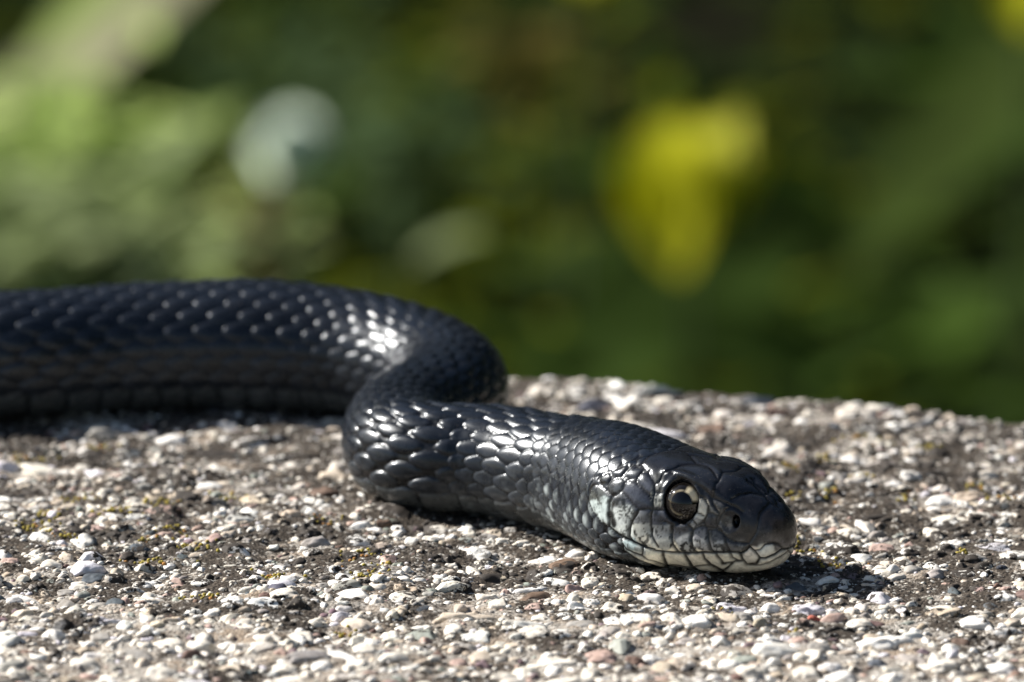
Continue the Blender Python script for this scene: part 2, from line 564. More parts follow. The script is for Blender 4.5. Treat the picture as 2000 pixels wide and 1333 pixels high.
SPEC = []   # x, y, z, ax, ay, az, turn, tint, shape library, index, tilt x, tilt y
for (px, py, w, h, tint, sh, turn) in LM:
    q = on_plane(px, py, 0.6)
    dep = (q - CAM) @ F_DIR
    mmpx = S0 * dep
    ax = w * mmpx / 2
    # what shows of a stone's height is part depth, part thickness
    rise = min(h * mmpx * 0.42, 1.5, ax * 0.55)
    ay = max(ax * 0.42, (h * mmpx - rise * 0.95) / math.sin(PITCH) / 2)
    ay = min(ay, ax * 1.15)
    if sh == 8: ay = ax * 0.13
    rise = max(rise, 0.45)
    az = rise * 1.5
    SPEC.append([q[0], q[1], None, ax, ay, az, math.radians(turn), tint, 'B', sh, random.uniform(-.12, .12), random.uniform(-.12, .12), rise])
    if sh == 8:
        for k in (-.7, -.35, 0, .35, .7): claim(q[0] + ax * k, q[1], ax * 0.18)
    else:
        r = min(ax, ay)
        for k in np.linspace(-1, 1, max(1, int(round(ax / ay)) * 2 - 1)) if ax / ay > 1.4 else (0,):
            claim(q[0] + (ax - r) * k, q[1], r * 0.95)

K = np.array
PAL = [(IVORY, .33), (WHITE, .27), (GREY, .09), (BEIGE, .09), (TAN, .05), (PINK, .04), (SLATE, .02), (BROWN, .025), (GREEN_GREY, .03), (PLUM, .02), (LILAC, .03)]
PC = np.cumsum([p for _, p in PAL]); PC /= PC[-1]


def pick_tint(rr):
    c = np.array(PAL[int(np.searchsorted(PC, rr.random()))][0])
    return tuple(np.clip(c * rr.uniform(0.85, 1.08) + rr.normal(size=3) * 0.005, 0.02, 0.82))


rr = np.random.default_rng(5)
sizes = np.concatenate([rr.uniform(2.8, 4.2, 30), rr.uniform(1.6, 2.8, 380), rr.uniform(0.95, 1.6, 1700), rr.uniform(0.5, 0.95, 6500)])
X0, X1, Y0, Y1 = -95, 100, -120, 190
for r in sizes:
    for _ in range(6):
        x, y = rr.uniform(X0, X1), rr.uniform(Y0, Y1)
        if fits(x, y, r, 0.8):
            v = (np.array([x, y, 0]) - EA) @ E_IN
            if v < 0.3: continue
            if r < 1.6 and rr.random() < sstep(0.05, 0.55, float(vnoise(K([x, y, 3.0]), 7.5, 88)) + 0.35 * float(vnoise(K([x, y, 3.0]), 3, 89)) - (0.3 if y < -25 else 0.0)): break
            claim(x, y, r)
            el = rr.uniform(0.65, 1.0)
            ax = r * rr.uniform(1.0, 1.5)
            lib = 'M' if r > 0.75 else 'T'
            rise = min(r * rr.uniform(0.25, 0.6), 0.85)
            SPEC.append([x, y, None, ax, r * el, rise * 1.5, rr.uniform(0, math.pi), pick_tint(rr), lib, int(rr.integers(0, 8)),
                         rr.uniform(-.2, .2), rr.uniform(-.2, .2), rise])
            break
# crumbs
nc = 21000
cx, cy = rr.uniform(X0, X1, nc), rr.uniform(Y0, Y1, nc)
cr = rr.uniform(0.16, 0.55, nc) ** 1.15
for x, y, r in zip(cx, cy, cr):
    v = (np.array([x, y, 0]) - EA) @ E_IN
    if v < 0.2: continue
    t = pick_tint(rr) if rr.random() < 0.78 else (0.06, 0.05, 0.04)
    SPEC.append([x, y, None, r * rr.uniform(1, 1.4), r, r * 0.9, rr.uniform(0, math.pi), t, 'T', int(rr.integers(0, 8)), 0, 0, r * 0.55])

# stones of the wider slab, out of the frame
r9 = np.random.default_rng(77)
for _ in range(15000):
    x, y = r9.uniform(-420, 420), r9.uniform(-420, 330)
    if X0 < x < X1 and Y0 < y < Y1: continue
    vq = (np.array([x, y, 0]) - EA) @ E_IN
    if vq < 1.0: continue
    r = r9.uniform(0.5, 1.9) ** 1.3
    SPEC.append([x, y, None, r * r9.uniform(1, 1.4), r, r * 0.8, r9.uniform(0, math.pi), pick_tint(r9), 'T', int(r9.integers(0, 8)), 0, 0, r * 0.5])
xs = np.array([s[0] for s in SPEC]); ys = np.array([s[1] for s in SPEC])
gz, gv = ground_z(xs, ys)
IN_U = ((np.stack([xs, ys, 0 * xs], -1) - EA) @ E_DIR)
for s, z, uq, vq in zip(SPEC, gz, IN_U, gv):
    if not (ust[0] < uq < ust[-1] and vq < pst[-1] + EDGE_R): z = -0.4
    s[2] = z + s[12] - s[5]          # so that `rise` stands proud of the relief

# ------------------------------------------------------------------ the snake's path
CTRL = [(-60,699,121),(60,697,120),(200,688,121),(350,681,124),(480,680,126),(600,686,123),(700,697,119),(790,716,115),(855,741,111),
        (880,768,108),(858,794,104),(815,815,101),(783,840,99),(776,866,99),(800,888,101),(860,899,103),(940,903,105),(1010,911,107),(1078,926,109),(1130,934,115),(1183,948,122)]
pts = []
for (px, py, rp) in CTRL:
    r = 8.0
    for _ in range(4):
        q = on_plane(px, py, r * 0.93)
        r = rp * S0 * ((q - CAM) @ F_DIR)
    pts.append((q[0], q[1], r))
HEAD_A = math.radians(37.0)
HL = 32.0
TIP = on_plane(1541, 1058, 5.4)
AX = np.array([math.cos(HEAD_A), -math.sin(HEAD_A), 0.0])       # towards the snout
LAT = np.array([-math.sin(HEAD_A), -math.cos(HEAD_A), 0.0])     # the side facing the camera
for d in (18.5, 12, 6, 0):
    q = TIP - AX * d
    pts.append((q[0], q[1], 7.0))
# the rest of the body runs off to the left
first = np.array(pts[0])
tail = []
for i, (dx, dy) in enumerate([(-330, 8), (-290, -2), (-240, -6), (-190, 3), (-140, 6), (-90, 0), (-45, -2)]):
    tail.append((first[0] + dx, first[1] + dy, 8.4 * [0.12, .34, .56, .76, .9, .97, 1.0][i]))
pts = np.array(tail + pts)


def spline(pts, n=40):
    """centripetal-ish Catmull-Rom through the control points"""
    out = []
    P_ = np.vstack([2 * pts[0] - pts[1], pts, 2 * pts[-1] - pts[-2]])
    for i in range(1, len(P_) - 2):
        p0, p1, p2, p3 = P_[i - 1:i + 3]
        t0 = 0; d = lambda a, b: max(1e-6, np.linalg.norm((a - b)[:2])) ** 0.5
        t1 = t0 + d(p0, p1); t2 = t1 + d(p1, p2); t3 = t2 + d(p2, p3)
        for t in np.linspace(t1, t2, n, endpoint=False):
            a1 = (t1 - t) / (t1 - t0) * p0 + (t - t0) / (t1 - t0) * p1
            a2 = (t2 - t) / (t2 - t1) * p1 + (t - t1) / (t2 - t1) * p2
            a3 = (t3 - t) / (t3 - t2) * p2 + (t - t2) / (t3 - t2) * p3
            b1 = (t2 - t) / (t2 - t0) * a1 + (t - t0) / (t2 - t0) * a2
            b2 = (t3 - t) / (t3 - t1) * a2 + (t - t1) / (t3 - t1) * a3
            out.append((t2 - t) / (t2 - t1) * b1 + (t - t1) / (t2 - t1) * b2)
    out.append(pts[-1])
    return np.array(out)


C = spline(pts)
seg = np.linalg.norm(np.diff(C[:, :2], axis=0), axis=1)
S = np.concatenate([[0], np.cumsum(seg)])
TOT = S[-1]
s_in = np.interp(0, [0], [0])
# arc length where the frame begins
i_frame = np.argmin(np.abs(C[:, 0] - first[0]))
S_F = S[i_frame] - 12
steps = []
s = 0.0
while s < S_F: steps.append(s); s += 0.9
while s < TOT - 42: steps.append(s); s += 0.19
while s < TOT - 3: steps.append(s); s += 0.105
tipq = np.linspace(math.sqrt(3.0), 0.06, 42) ** 2
steps += list(TOT - tipq)
ss = np.array(steps)


def smooth(a, k):
    w = np.hanning(k * 2 + 1); w /= w.sum()
    return np.convolve(np.pad(a, k, mode='edge'), w, mode='valid')


fineS = np.arange(0, TOT, 0.25)
fx = np.interp(fineS, S, C[:, 0]); fy = np.interp(fineS, S, C[:, 1]); fr = np.interp(fineS, S, C[:, 2])
wb = sstep(TOT - 120, TOT - 150, fineS)
fx, fy = smooth(fx, 8) * (1 - wb) + smooth(fx, 40) * wb, smooth(fy, 8) * (1 - wb) + smooth(fy, 40) * wb
fr = smooth(fr, 30)
px_ = np.interp(ss, fineS, fx); py_ = np.interp(ss, fineS, fy); rad = np.interp(ss, fineS, fr)
over = ss > fineS[-40]
px_[over] = TIP[0] - AX[0] * (TOT - ss[over]); py_[over] = TIP[1] - AX[1] * (TOT - ss[over])
th = np.unwrap(np.arctan2(np.gradient(fy), np.gradient(fx)))
th = smooth(th, 10) * (1 - wb) + smooth(th, 30) * wb
tang = np.interp(ss, fineS, th)
hx = TOT - ss                                    # distance behind the snout
wgt = sstep(22, 15, hx)
tang = tang * (1 - wgt) + (-HEAD_A) * wgt

# head outline, distance behind the snout: half width, top, bottom, height of the widest line, exponents up / down
HT = np.array([
 [0.0, 0.05, 5.5, 5.2, 5.35, 2.2, 2.2],
 [0.35, 1.7, 7.8, 3.7, 5.3, 2.3, 2.2],
 [1.0, 2.75, 8.6, 2.7, 5.2, 2.5, 2.3],
 [2.2, 3.5, 9.7, 1.8, 5.1, 2.7, 2.3],
 [4.5, 4.3, 11.2, 1.0, 5.0, 3.0, 2.4],
 [7.5, 5.6, 12.9, 0.5, 4.9, 3.3, 2.5],
 [10.5, 6.5, 13.6, 0.3, 4.9, 3.4, 2.6],
 [14.0, 7.3, 14.0, 0.2, 4.9, 3.1, 2.6],
 [18.0, 8.4, 14.6, 0.15, 4.6, 2.8, 2.8],
 [22.0, 9.0, 15.2, 0.1, 4.8, 2.5, 2.7],
 [27.0, 8.9, 15.8, 0.1, 5.4, 2.3, 2.5],
 [33.0, 8.0, 15.8, 0.1, 6.4, 2.15, 2.4],
 [38.0, 7.4, 15.1, 0.1, 6.8, 2.1, 2.3],
 [44.0, 7.1, 14.4, 0.1, 6.9, 2.1, 2.3]])


def hermite(x, xp, fp):
    m = np.gradient(fp, xp)
    i = np.clip(np.searchsorted(xp, x) - 1, 0, len(xp) - 2)
    h = xp[i + 1] - xp[i]
    t = np.clip((x - xp[i]) / h, 0, 1)
    return ((2 * t**3 - 3 * t**2 + 1) * fp[i] + (t**3 - 2 * t**2 + t) * h * m[i] + (-2 * t**3 + 3 * t**2) * fp[i + 1] + (t**3 - t**2) * h * m[i + 1])


hq = np.sqrt(np.clip(hx, 0, 44)); tq = np.sqrt(HT[:, 0])
head = [hermite(hq, tq, HT[:, k]) for k in range(1, 7)]
bw = sstep(43, 34, hx)
body = [rad * 1.03, rad * 1.93, np.full_like(rad, 0.05), rad * 0.93, np.full_like(rad, 2.08), np.full_like(rad, 2.35)]
W_, ZT, ZB, ZC, NU, ND = [b * (1 - bw) + h * bw for b, h in zip(body, head)]
Z_LIFT = 0.25

NPHI = 300
phi = np.linspace(-math.pi, math.pi, NPHI, endpoint=False)
sp, cp = np.sin(phi)[None, :], np.cos(phi)[None, :]
nexp = np.where(cp > 0, NU[:, None], ND[:, None])
kk = 1.0 / (np.abs(sp) ** nexp + np.abs(cp) ** nexp) ** (1 / nexp)
lat = W_[:, None] * sp * kk                       # + is the camera side on the head
vz = ZC[:, None] + np.where(cp > 0, (ZT - ZC)[:, None], (ZC - ZB)[:, None]) * cp * kk
LATX, LATY = np.sin(tang), -np.cos(tang)          # right-hand side of travel = camera side
B = np.stack([px_[:, None] + LATX[:, None] * lat, py_[:, None] + LATY[:, None] * lat, vz + Z_LIFT], -1)


def normals(G):
    du = np.gradient(G, axis=0)
    dv = np.roll(G, -1, 1) - np.roll(G, 1, 1)
    n = np.cross(du, dv)
    n /= np.maximum(np.linalg.norm(n, axis=-1, keepdims=True), 1e-9)
    return n


NB = normals(B)
ctr = np.stack([px_, py_, ZC + Z_LIFT], -1)[:, None, :]
if np.mean(np.sum((B - ctr) * NB, -1)) < 0: NB = -NB

# ---- photo-plan coordinates of the camera-side half of the head (the other half is its mirror image)
ih = np.where(hx < 50)[0]
BH = B[ih]
side = (BH - TIP) @ LAT
BHm = BH - 2 * np.minimum(side, 0)[..., None] * LAT * 1.0
plan = w2px(BHm)
A_ = lambda *p: [(1280 + .1875 * x, 880 + .1875 * y) for x, y in p]
B_ = lambda *p: [(1090 + .195 * x, 850 + .195 * y) for x, y in p]
GROOVES = [
 A_((430,145),(500,155),(560,180),(600,230),(660,325)), A_((660,325),(632,350),(625,430),(600,500)),
 A_((150,240),(240,300),(350,350),(400,350),(470,390),(540,440),(600,500)),
 A_((150,240),(250,170),(430,145)), A_((660,325),(700,240),(880,220),(1000,235)),
 A_((960,325),(1030,360),(1095,450),(1130,480),(1195,560)),
 A_((800,515),(890,462),(1000,455),(1130,480),(1170,445),(1250,430),(1340,470)),
 A_((1195,560),(1165,595),(1100,660),(1080,760),(1050,850),(985,970)), A_((1195,560),(1260,585),(1360,590),(1460,600)),
 A_((910,650),(860,610),(800,590),(720,620),(665,700),(645,790),(700,860),(760,900),(860,950),(985,970)),
 A_((600,500),(640,510),(720,550),(800,590)), A_((590,500),(600,560),(665,660)), A_((545,650),(600,655),(660,690)),
 A_((510,750),(530,790),(640,810)), A_((640,690),(630,740),(645,810)), A_((545,650),(520,700),(510,750)),
 A_((460,480),(520,520),(550,580),(545,650),(510,740),(450,775)), A_((440,640),(505,680)),
 A_((350,770),(400,720),(440,770),(410,830),(350,770)),
 A_((90,740),(190,770),(330,760),(400,830),(450,800),(500,780),(560,830),(640,830),(720,880),(770,930),(860,960),(985,970)),
 A_((185,785),(180,860),(200,970),(260,1060)), A_((400,835),(385,920),(400,1000),(440,1060)),
 A_((555,828),(560,920),(590,1020),(625,1058)), A_((735,890),(750,980),(785,1055)),
 A_((310,1062),(340,1130),(390,1210),(470,1265)), A_((500,1058),(520,1130),(580,1190),(700,1240)),
 A_((640,1058),(650,1100),(710,1180),(810,1175)), A_((785,1058),(800,1120),(860,1150),(915,1150)),
 A_((900,1062),(912,1130),(960,1185),(1060,1175),(1095,1118)), A_((90,1060),(90,1120),(130,1200),(260,1265)),
 A_((690,1255),(760,1215),(830,1160),(915,1150)), A_((980,1190),(1090,1190),(1190,1160),(1300,1100),(1390,1030)),
 A_((130,1200),(390,1215),(580,1195)),
 A_((1035,1045),(1100,1030),(1150,980),(1220,960),(1280,980),(1315,1022)),
 B_((660,540),(650,570),(700,620),(760,700),(825,745),(850,745),(960,745),(1060,748)),
 B_((660,540),(680,470),(740,450),(800,480),(860,560),(930,630),(965,650)),
 B_((810,420),(850,370),(910,380),(940,440),(970,500),(968,600),(940,612),(880,570),(820,510),(800,460),(810,420)),
 B_((780,330),(870,345),(920,375)), B_((940,440),(975,490),(1020,470),(1050,410),(1110,390),(1190,350)),
 B_((975,495),(975,570),(1052,585)), B_((975,570),(960,650),(960,745)),
 B_((670,400),(700,350),(760,310),(840,310),(875,345)), B_((665,415),(730,445),(805,440)),
 B_((530,360),(570,320),(640,290),(690,300),(720,340),(670,400),(640,425),(560,420),(540,400),(530,360)),
 B_((500,510),(540,460),(600,430),(660,430),(680,470),(655,540),(600,600),(560,618),(510,560),(500,510)),
 B_((410,450),(440,390),(520,360),(550,430),(500,505),(430,492),(410,450)),
 B_((560,618),(530,680),(520,800),(530,920),(610,990),(720,1045)),
 B_((825,748),(770,840),(730,930),(720,1010),(770,1075),(870,1112)),
 B_((330,540),(380,500),(440,500),(500,560),(556,620)), B_((330,540),(310,620),(330,720),(400,840),(470,900),(530,925)),
 B_((960,748),(938,800),(930,900),(950,1000),(1010,1110)),
 B_((640,1035),(640,1080),(700,1150),(845,1200),(862,1115)), B_((845,1200),(900,1250),(1090,1310)),
 B_((530,925),(500,1040),(540,1100),(640,1180),(760,1240),(880,1275)),
 A_((-400,0),(-330,-60),(-250,-95),(-60,-110),(60,-60)), A_((250,-140),(300,0),(430,145)),
]
MOUTH = [B_((470,900),(530,940),(640,1032),(720,1050),(862,1115),(970,1135)) + A_((-10,1030),(100,1052),(250,1060),(400,1060),(520,1057),(640,1060),(780,1057),(900,1060),(955,1035),(985,1000),(1030,1048),(1095,1118),(1150,1118),(1240,1080),(1315,1022),(1375,1018))]


def dist_poly(P2, line):
    best = np.full(P2.shape[:-1], 1e9)
    for (x0, y0), (x1, y1) in zip(line[:-1], line[1:]):
        dx, dy = x1 - x0, y1 - y0
        t = np.clip(((P2[..., 0] - x0) * dx + (P2[..., 1] - y0) * dy) / (dx * dx + dy * dy + 1e-9), 0, 1)
        d = np.hypot(P2[..., 0] - x0 - t * dx, P2[..., 1] - y0 - t * dy)
        best = np.minimum(best, d)
    return best


def in_poly(P2, poly):
    x, y = P2[..., 0], P2[..., 1]
    c = np.zeros(x.shape, bool)
    n = len(poly)
    for i in range(n):
        (x0, y0), (x1, y1) = poly[i], poly[(i + 1) % n]
        cond = ((y0 > y) != (y1 > y)) & (x < (x1 - x0) * (y - y0) / (y1 - y0 + 1e-12) + x0)
        c ^= cond
    return c


c1 = lambda *p: [(1050 + .275 * x, 800 + .275 * y) for x, y in p]
REG = c1((410,480),(530,440),(620,400),(740,390),(780,340),(900,300),(1100,268),(1250,250)) + [(1500, 860), (1640, 900), (1640, 1180), (1300, 1180)] + \
      c1((900,1135),(760,1085),(690,1050),(620,1000),(590,920),(510,830),(455,800),(395,720),(365,640),(370,560),(400,500))
warp = np.stack([vnoise(BHm, 1.4, 31), vnoise(BHm, 1.4, 32)], -1) * 1.4
planw = plan + warp
din = in_poly(planw, REG)
edge_d = dist_poly(planw, REG + [REG[0]])
front_only = (NB[ih] @ -F_DIR) * 1.0
gd = edge_d.copy()
for g_ in GROOVES:
    gd = np.minimum(gd, dist_poly(planw, g_))
md = dist_poly(planw, MOUTH[0])
gd = np.minimum(gd, md)
HEADMASK = np.zeros(B.shape[:2]); HEADMASK[ih] = din * 1.0

# ---- scale lattice on the body
L_x = np.array([0, 8, 14, 20, 28, 36, 41, 47, 60, 76, 130, 170, 210, 600])
L_y = np.array([2.0, 2.0, 2.0, 2.0, 2.1, 2.5, 3.4, 4.7, 4.9, 4.1, 4.2, 4.8, 5.2, 5.4])
Lf = np.interp(TOT - fineS, L_x, L_y)
nf = np.cumsum(0.25 / Lf)
nn = np.interp(ss, fineS, nf)
nn_h = nn.copy()


def lattice(nidx, t, rows, tmax, seed):
    """scale relief 0..1, id hash 0..1; t = signed angle 0 at the spine"""
    at = np.abs(t) / tmax
    q = np.sign(t) * rows * (1.14 * at - 0.14 * at ** 2.0)
    n = np.broadcast_to(nidx[:, None], q.shape)
    best = np.zeros(q.shape); second = np.zeros(q.shape); ident = np.zeros(q.shape); tipn = np.zeros(q.shape); dd = np.ones(q.shape)
    st = np.clip(STRETCH, 0.35, 2.2) ** 0.8
    j0 = np.round(q)
    for dj in (-1, 0, 1):
        j = j0 + dj
        off = 0.5 * np.mod(j, 2)
        i0 = np.round(n - off)
        for di in (-1, 0, 1):
            i = i0 + di
            u = n - (i + off); v = q - j
            jit = _hash(i.astype(np.int64), j.astype(np.int64), 3, seed) - 0.5
            u = (u + jit * 0.06) * st
            a, b = 0.59, 0.69
            d = (np.abs(u / a) ** 1.75 + np.abs(v / b) ** 1.75) ** (1 / 1.75)
            f = np.sqrt(np.clip(1 - d ** 3.0, 0, 1))
            slope = 0.62 - 0.38 * u / a
            h = f * slope * (1 + 0.12 * jit)
            m = h > best
            second = np.where(m, best, np.maximum(second, h))
            best = np.where(m, h, best)
            ident = np.where(m, jit + 0.5, ident)
            tipn = np.where(m, -u / a, tipn)
            dd = np.where(m, d, dd)
    return best, ident, tipn, dd, q, best - second


TM = 0.655 * math.pi
STRETCH = np.linalg.norm(np.gradient(B, axis=0), axis=-1) / np.gradient(ss)[:, None]
t_ang = np.broadcast_to(phi[None, :], B.shape[:2])
h1, id1, tip1, dd1, q1, e1 = lattice(nn, t_ang, 8.5, TM, 5)
h2, id2, tip2, dd2, q2, e2 = lattice(nn, t_ang, 11.5, TM + 0.25, 9)
xf = sstep(41.0, 37.0, hx[:, None] + 1.6 * vnoise(B, 2.2, 77))
# ventral plates
vent = sstep(TM - 0.02, TM + 0.05, np.abs(t_ang))
fv = np.mod(nn[:, None] + 0.25, 1.0)
hv = 0.30 + 0.62 * (1 - fv) * sstep(0, 0.07, fv) * sstep(1.0, 0.97, fv)
hb = h1 * (1 - xf) + h2 * xf * 0.72
idb = id1 * (1 - xf) + id2 * xf
seam_e = np.exp(-((e1 * (1 - xf) + e2 * xf) / 0.13) ** 2) * (1 - vent)
hb = hb - 0.16 * seam_e
hb = hb * (1 - vent) + hv * vent
amp = np.interp(hx, [0, 20, 34, 44, 60, 130], [0.24, 0.28, 0.34, 0.56, 0.66, 0.66])[:, None]
disp_body = amp * hb * np.clip(STRETCH, 0.3, 1.0) ** 0.6
# plates of the head
hd = np.zeros(B.shape[:2])
gpx = gd * 0.066
plate = 0.20 * (1 - np.exp(-gpx / 0.13)) + 0.13 * (1 - np.exp(-gpx / 0.8)) - 0.0
plate = plate - 0.22 * np.exp(-(md * 0.066 / 0.16) ** 2)
hd[ih] = plate
disp = np.where(HEADMASK > 0.5, hd, disp_body)
# folds of skin on the inner side of the bends and small waves
disp = disp + 0.10 * vnoise(B, 9, 71) * (1 - HEADMASK)
# eye sockets, brows, nostrils (in plan, mirrored)
EC = (1332.0, 981.0)
ed = np.hypot((plan[..., 0] - EC[0]) / 33.0, (plan[..., 1] - EC[1]) / 40.0)
sock = np.zeros(B.shape[:2])
facing = (np.where(side[..., None] < 0, NB[ih] - 2 * (NB[ih] @ LAT)[..., None] * LAT, NB[ih]) @ -F_DIR) > -0.15
sock[ih] = -0.95 * sstep(1.06, 0.90, ed) * facing + 0.18 * np.exp(-((ed - 1.15) / 0.16) ** 2) * facing
bd = dist_poly(plan, A_((120,250),(240,270),(380,310),(480,350),(600,420)))
sock[ih] += 0.55 * np.exp(-(bd / 9.0) ** 2) * facing * (ed > 0.98)
nd_ = np.hypot((plan[..., 0] - 1438) / 7.5, (plan[..., 1] - 1019) / 13.0)
sock[ih] += -0.9 * sstep(1.1, 0.6, nd_) * facing
nc_ = np.hypot((plan[..., 0] - 1424) / 24.0, (plan[..., 1] - 1019) / 24.0)
sock[ih] += -0.32 * sstep(1.0, 0.4, nc_) * facing
# swelling of snout tops and lips
lipd = dist_poly(plan, A_((0,960),(300,960),(600,970),(900,990)))
sock[ih] += 0.30 * np.exp(-(lipd / 16.0) ** 2) * facing
lowd = dist_poly(plan, A_((0,1130),(300,1150),(700,1150),(1000,1130)))
sock[ih] += -0.18 * np.exp(-(lowd / 14.0) ** 2) * facing
disp = disp + sock
V = B + NB * disp[..., None]

# ---- colours of the skin
K = np.array
dark = K([0.006, 0.008, 0.012])
lat_t = np.abs(t_ang) / TM
neckness = np.interp(hx, [0, 40, 52, 90, 140], [1.25, 0.95, 0.40, 0.18, 0.10])[:, None]
n1 = vnoise(B, 1.1, 41) * 0.6 + vnoise(B, 0.45, 42) * 0.4
n2 = vnoise(B, 4.0, 43)
sidev = sstep(0.60, 0.98, lat_t + 0.08 * n2)
mott = sstep(-0.05, 0.55, n1 * 0.7 + 0.25 * n2 + 0.9 * (idb - 0.5))
greyc = K([0.20, 0.22, 0.225])
mott = mott * sstep(0.30, 0.62, hb) * (0.45 + 0.55 * sstep(-0.3, 0.3, vnoise(B, 0.5, 47)))
tint = dark[None, None, :] * (1 + 0.5 * (idb[..., None] - 0.5)) + K([0.012, 0.014, 0.018]) * (tip1 * (hb > 0.05))[..., None].clip(0, 1)
tint = tint + (sidev * (0.12 + 0.88 * mott * neckness))[..., None] * (greyc - dark) * (0.28 + 0.72 * neckness)[..., None]
ventc = K([0.11, 0.12, 0.12]) * (0.6 + 0.4 * mott)[..., None]
tint = tint * (1 - vent[..., None] * 0.8) + ventc * vent[..., None] * 0.8
# neck side near the jaw: pale blotches
jawn = sstep(42, 34, hx)[:, None] * sstep(0.52, 0.75, lat_t)
tint = tint * (1 - (jawn * mott * 0.9)[..., None]) + K([0.30, 0.335, 0.33]) * (jawn * mott * 0.9)[..., None]
seam = np.exp(-(np.minimum(fv, 1 - fv) / 0.055) ** 2) * vent * 0.9
tint = tint * (1 - seam[..., None])
tint = tint * (1 - 0.88 * seam_e[..., None])
# black skin between scales
gap = sstep(0.30, 0.06, hb) * (1 - vent) * sstep(0.45, 0.8, STRETCH)
tint = tint * (1 - 0.85 * gap[..., None]) + K([0.003, 0.003, 0.004]) * 0.85 * gap[..., None]

CP = [  # photo-plan point, radius, colour, mottle strength
 (1240,900,40,(.010,.011,.014),0),(1330,900,40,(.010,.011,.014),0),(1420,915,40,(.010,.011,.014),0),(1500,950,34,(.010,.011,.014),0),
 (1440,960,30,(.010,.011,.015),0),(1300,925,22,(.012,.013,.017),0),(1370,935,22,(.010,.011,.014),0),(1470,1000,26,(.012,.012,.015),0),
 (1530,990,26,(.012,.012,.015),0),(1510,1030,22,(.040,.033,.030),.3),(1540,1040,20,(.035,.030,.028),.3),(1455,1040,16,(.04,.034,.03),.3),
 (1520,1062,12,(.13,.12,.11),.3),(1545,1068,12,(.16,.15,.14),.3),(1500,1055,10,(.09,.085,.08),.3),
 (1400,968,14,(.02,.02,.024),0),(1400,985,9,(.10,.10,.10),.4),(1398,1000,9,(.14,.14,.13),.5),(1415,1025,9,(.15,.145,.135),.5),(1390,1018,9,(.05,.05,.055),.3),
 (1376,985,6,(.40,.38,.32),.3),(1371,1003,6,(.42,.42,.37),.2),(1360,1020,6,(.22,.23,.23),.2),
 (1288,935,9,(.13,.13,.12),.9),(1282,975,8,(.17,.175,.16),.6),(1284,955,7,(.15,.15,.14),.6),
 (1235,965,14,(.045,.05,.065),.2),(1258,985,12,(.035,.04,.055),.2),(1262,945,10,(.05,.055,.07),.3),(1205,950,12,(.05,.055,.06),.6),
 (1180,940,10,(.03,.032,.038),.8),(1200,925,12,(.03,.033,.04),.2),(1235,925,14,(.03,.033,.04),.2),
 (1215,975,9,(.07,.075,.08),.8),(1212,1010,9,(.30,.32,.31),.5),(1225,1000,10,(.26,.28,.27),.6),(1222,1040,9,(.34,.36,.34),.5),(1200,1018,5.5,(.008,.008,.008),0),(1197,1008,5,(.01,.01,.01),0),
 (1168,965,8,(.06,.065,.06),1),(1160,955,5,(.006,.006,.006),0),(1170,950,4,(.006,.006,.006),0),(1175,985,9,(.27,.31,.30),.5),(1170,1005,9,(.30,.34,.33),.5),(1185,1020,8,(.32,.36,.35),.4),
 (1255,1010,9,(.10,.105,.11),.8),(1255,1035,9,(.26,.265,.24),.8),(1262,1055,8,(.34,.33,.28),.6),(1290,1010,9,(.05,.055,.07),.5),(1292,1040,9,(.18,.185,.18),.8),(1298,1060,8,(.28,.28,.25),.7),
 (1335,1035,9,(.05,.052,.06),.4),(1342,1050,8,(.20,.205,.20),.8),(1345,1070,8,(.26,.265,.25),.7),(1370,1040,9,(.14,.14,.145),.5),(1378,1058,8,(.22,.22,.21),.7),
 (1400,1045,9,(.10,.10,.10),.5),(1405,1065,8,(.22,.225,.22),.6),(1430,1062,9,(.12,.12,.12),.5),(1448,1062,9,(.13,.13,.125),.4),
 (1230,1065,8,(.28,.34,.34),.5),(1250,1080,8,(.36,.39,.37),.3),(1240,1090,6,(.05,.05,.05),.5),(1280,1085,12,(.60,.575,.47),.05),(1320,1095,14,(.58,.54,.43),.1),(1360,1100,14,(.52,.48,.38),.1),
 (1400,1100,12,(.50,.47,.38),.15),(1430,1095,10,(.50,.48,.40),.1),(1465,1085,10,(.46,.43,.37),.2),(1500,1070,9,(.48,.48,.42),.05),(1505,1090,12,(.46,.45,.39),.1),(1530,1080,10,(.40,.39,.35),.1),
 (1290,1112,14,(.40,.37,.28),.3),(1380,1115,14,(.45,.42,.33),.1),(1450,1108,12,(.45,.43,.36),.1),(1200,1075,12,(.22,.26,.25),1),(1160,1050,14,(.16,.19,.19),1),(1450,1080,4,(.25,.24,.2),.1),
]
num = np.zeros(BH.shape); den = np.full(BH.shape[:2], 1e-6); mo = np.zeros(BH.shape[:2])
for (x, y, r, c, m) in CP:
    w = np.exp(-((plan[..., 0] - x) ** 2 + (plan[..., 1] - y) ** 2) / (2 * (r * 0.52) ** 2)) / (r ** 0.5) + 1e-7 / (1 + (plan[..., 0] - x) ** 2 + (plan[..., 1] - y) ** 2)
    num += w[..., None] * K(c); den += w; mo += w * m
hc = num / den[..., None]; mo = mo / den
fine = vnoise(BHm, 0.5, 51) * 0.55 + vnoise(BHm, 0.22, 52) * 0.45 + 0.3 * vnoise(BHm, 1.5, 53)
patch = sstep(-0.45, 0.15, fine)
mo = np.clip(mo * 1.5, 0, 1)
hc = hc * (1 - (mo * (1 - patch) * 0.95)[..., None])
under = sstep(-0.1, -0.6, NB[ih][..., 2]) * sstep(0.9, 1.0, np.ones_like(den))
hc = hc * (1 - under[..., None] * 0.6) + K([0.42, 0.40, 0.33]) * under[..., None] * 0.6
bd2 = np.full(plan.shape[:2], 1e9)
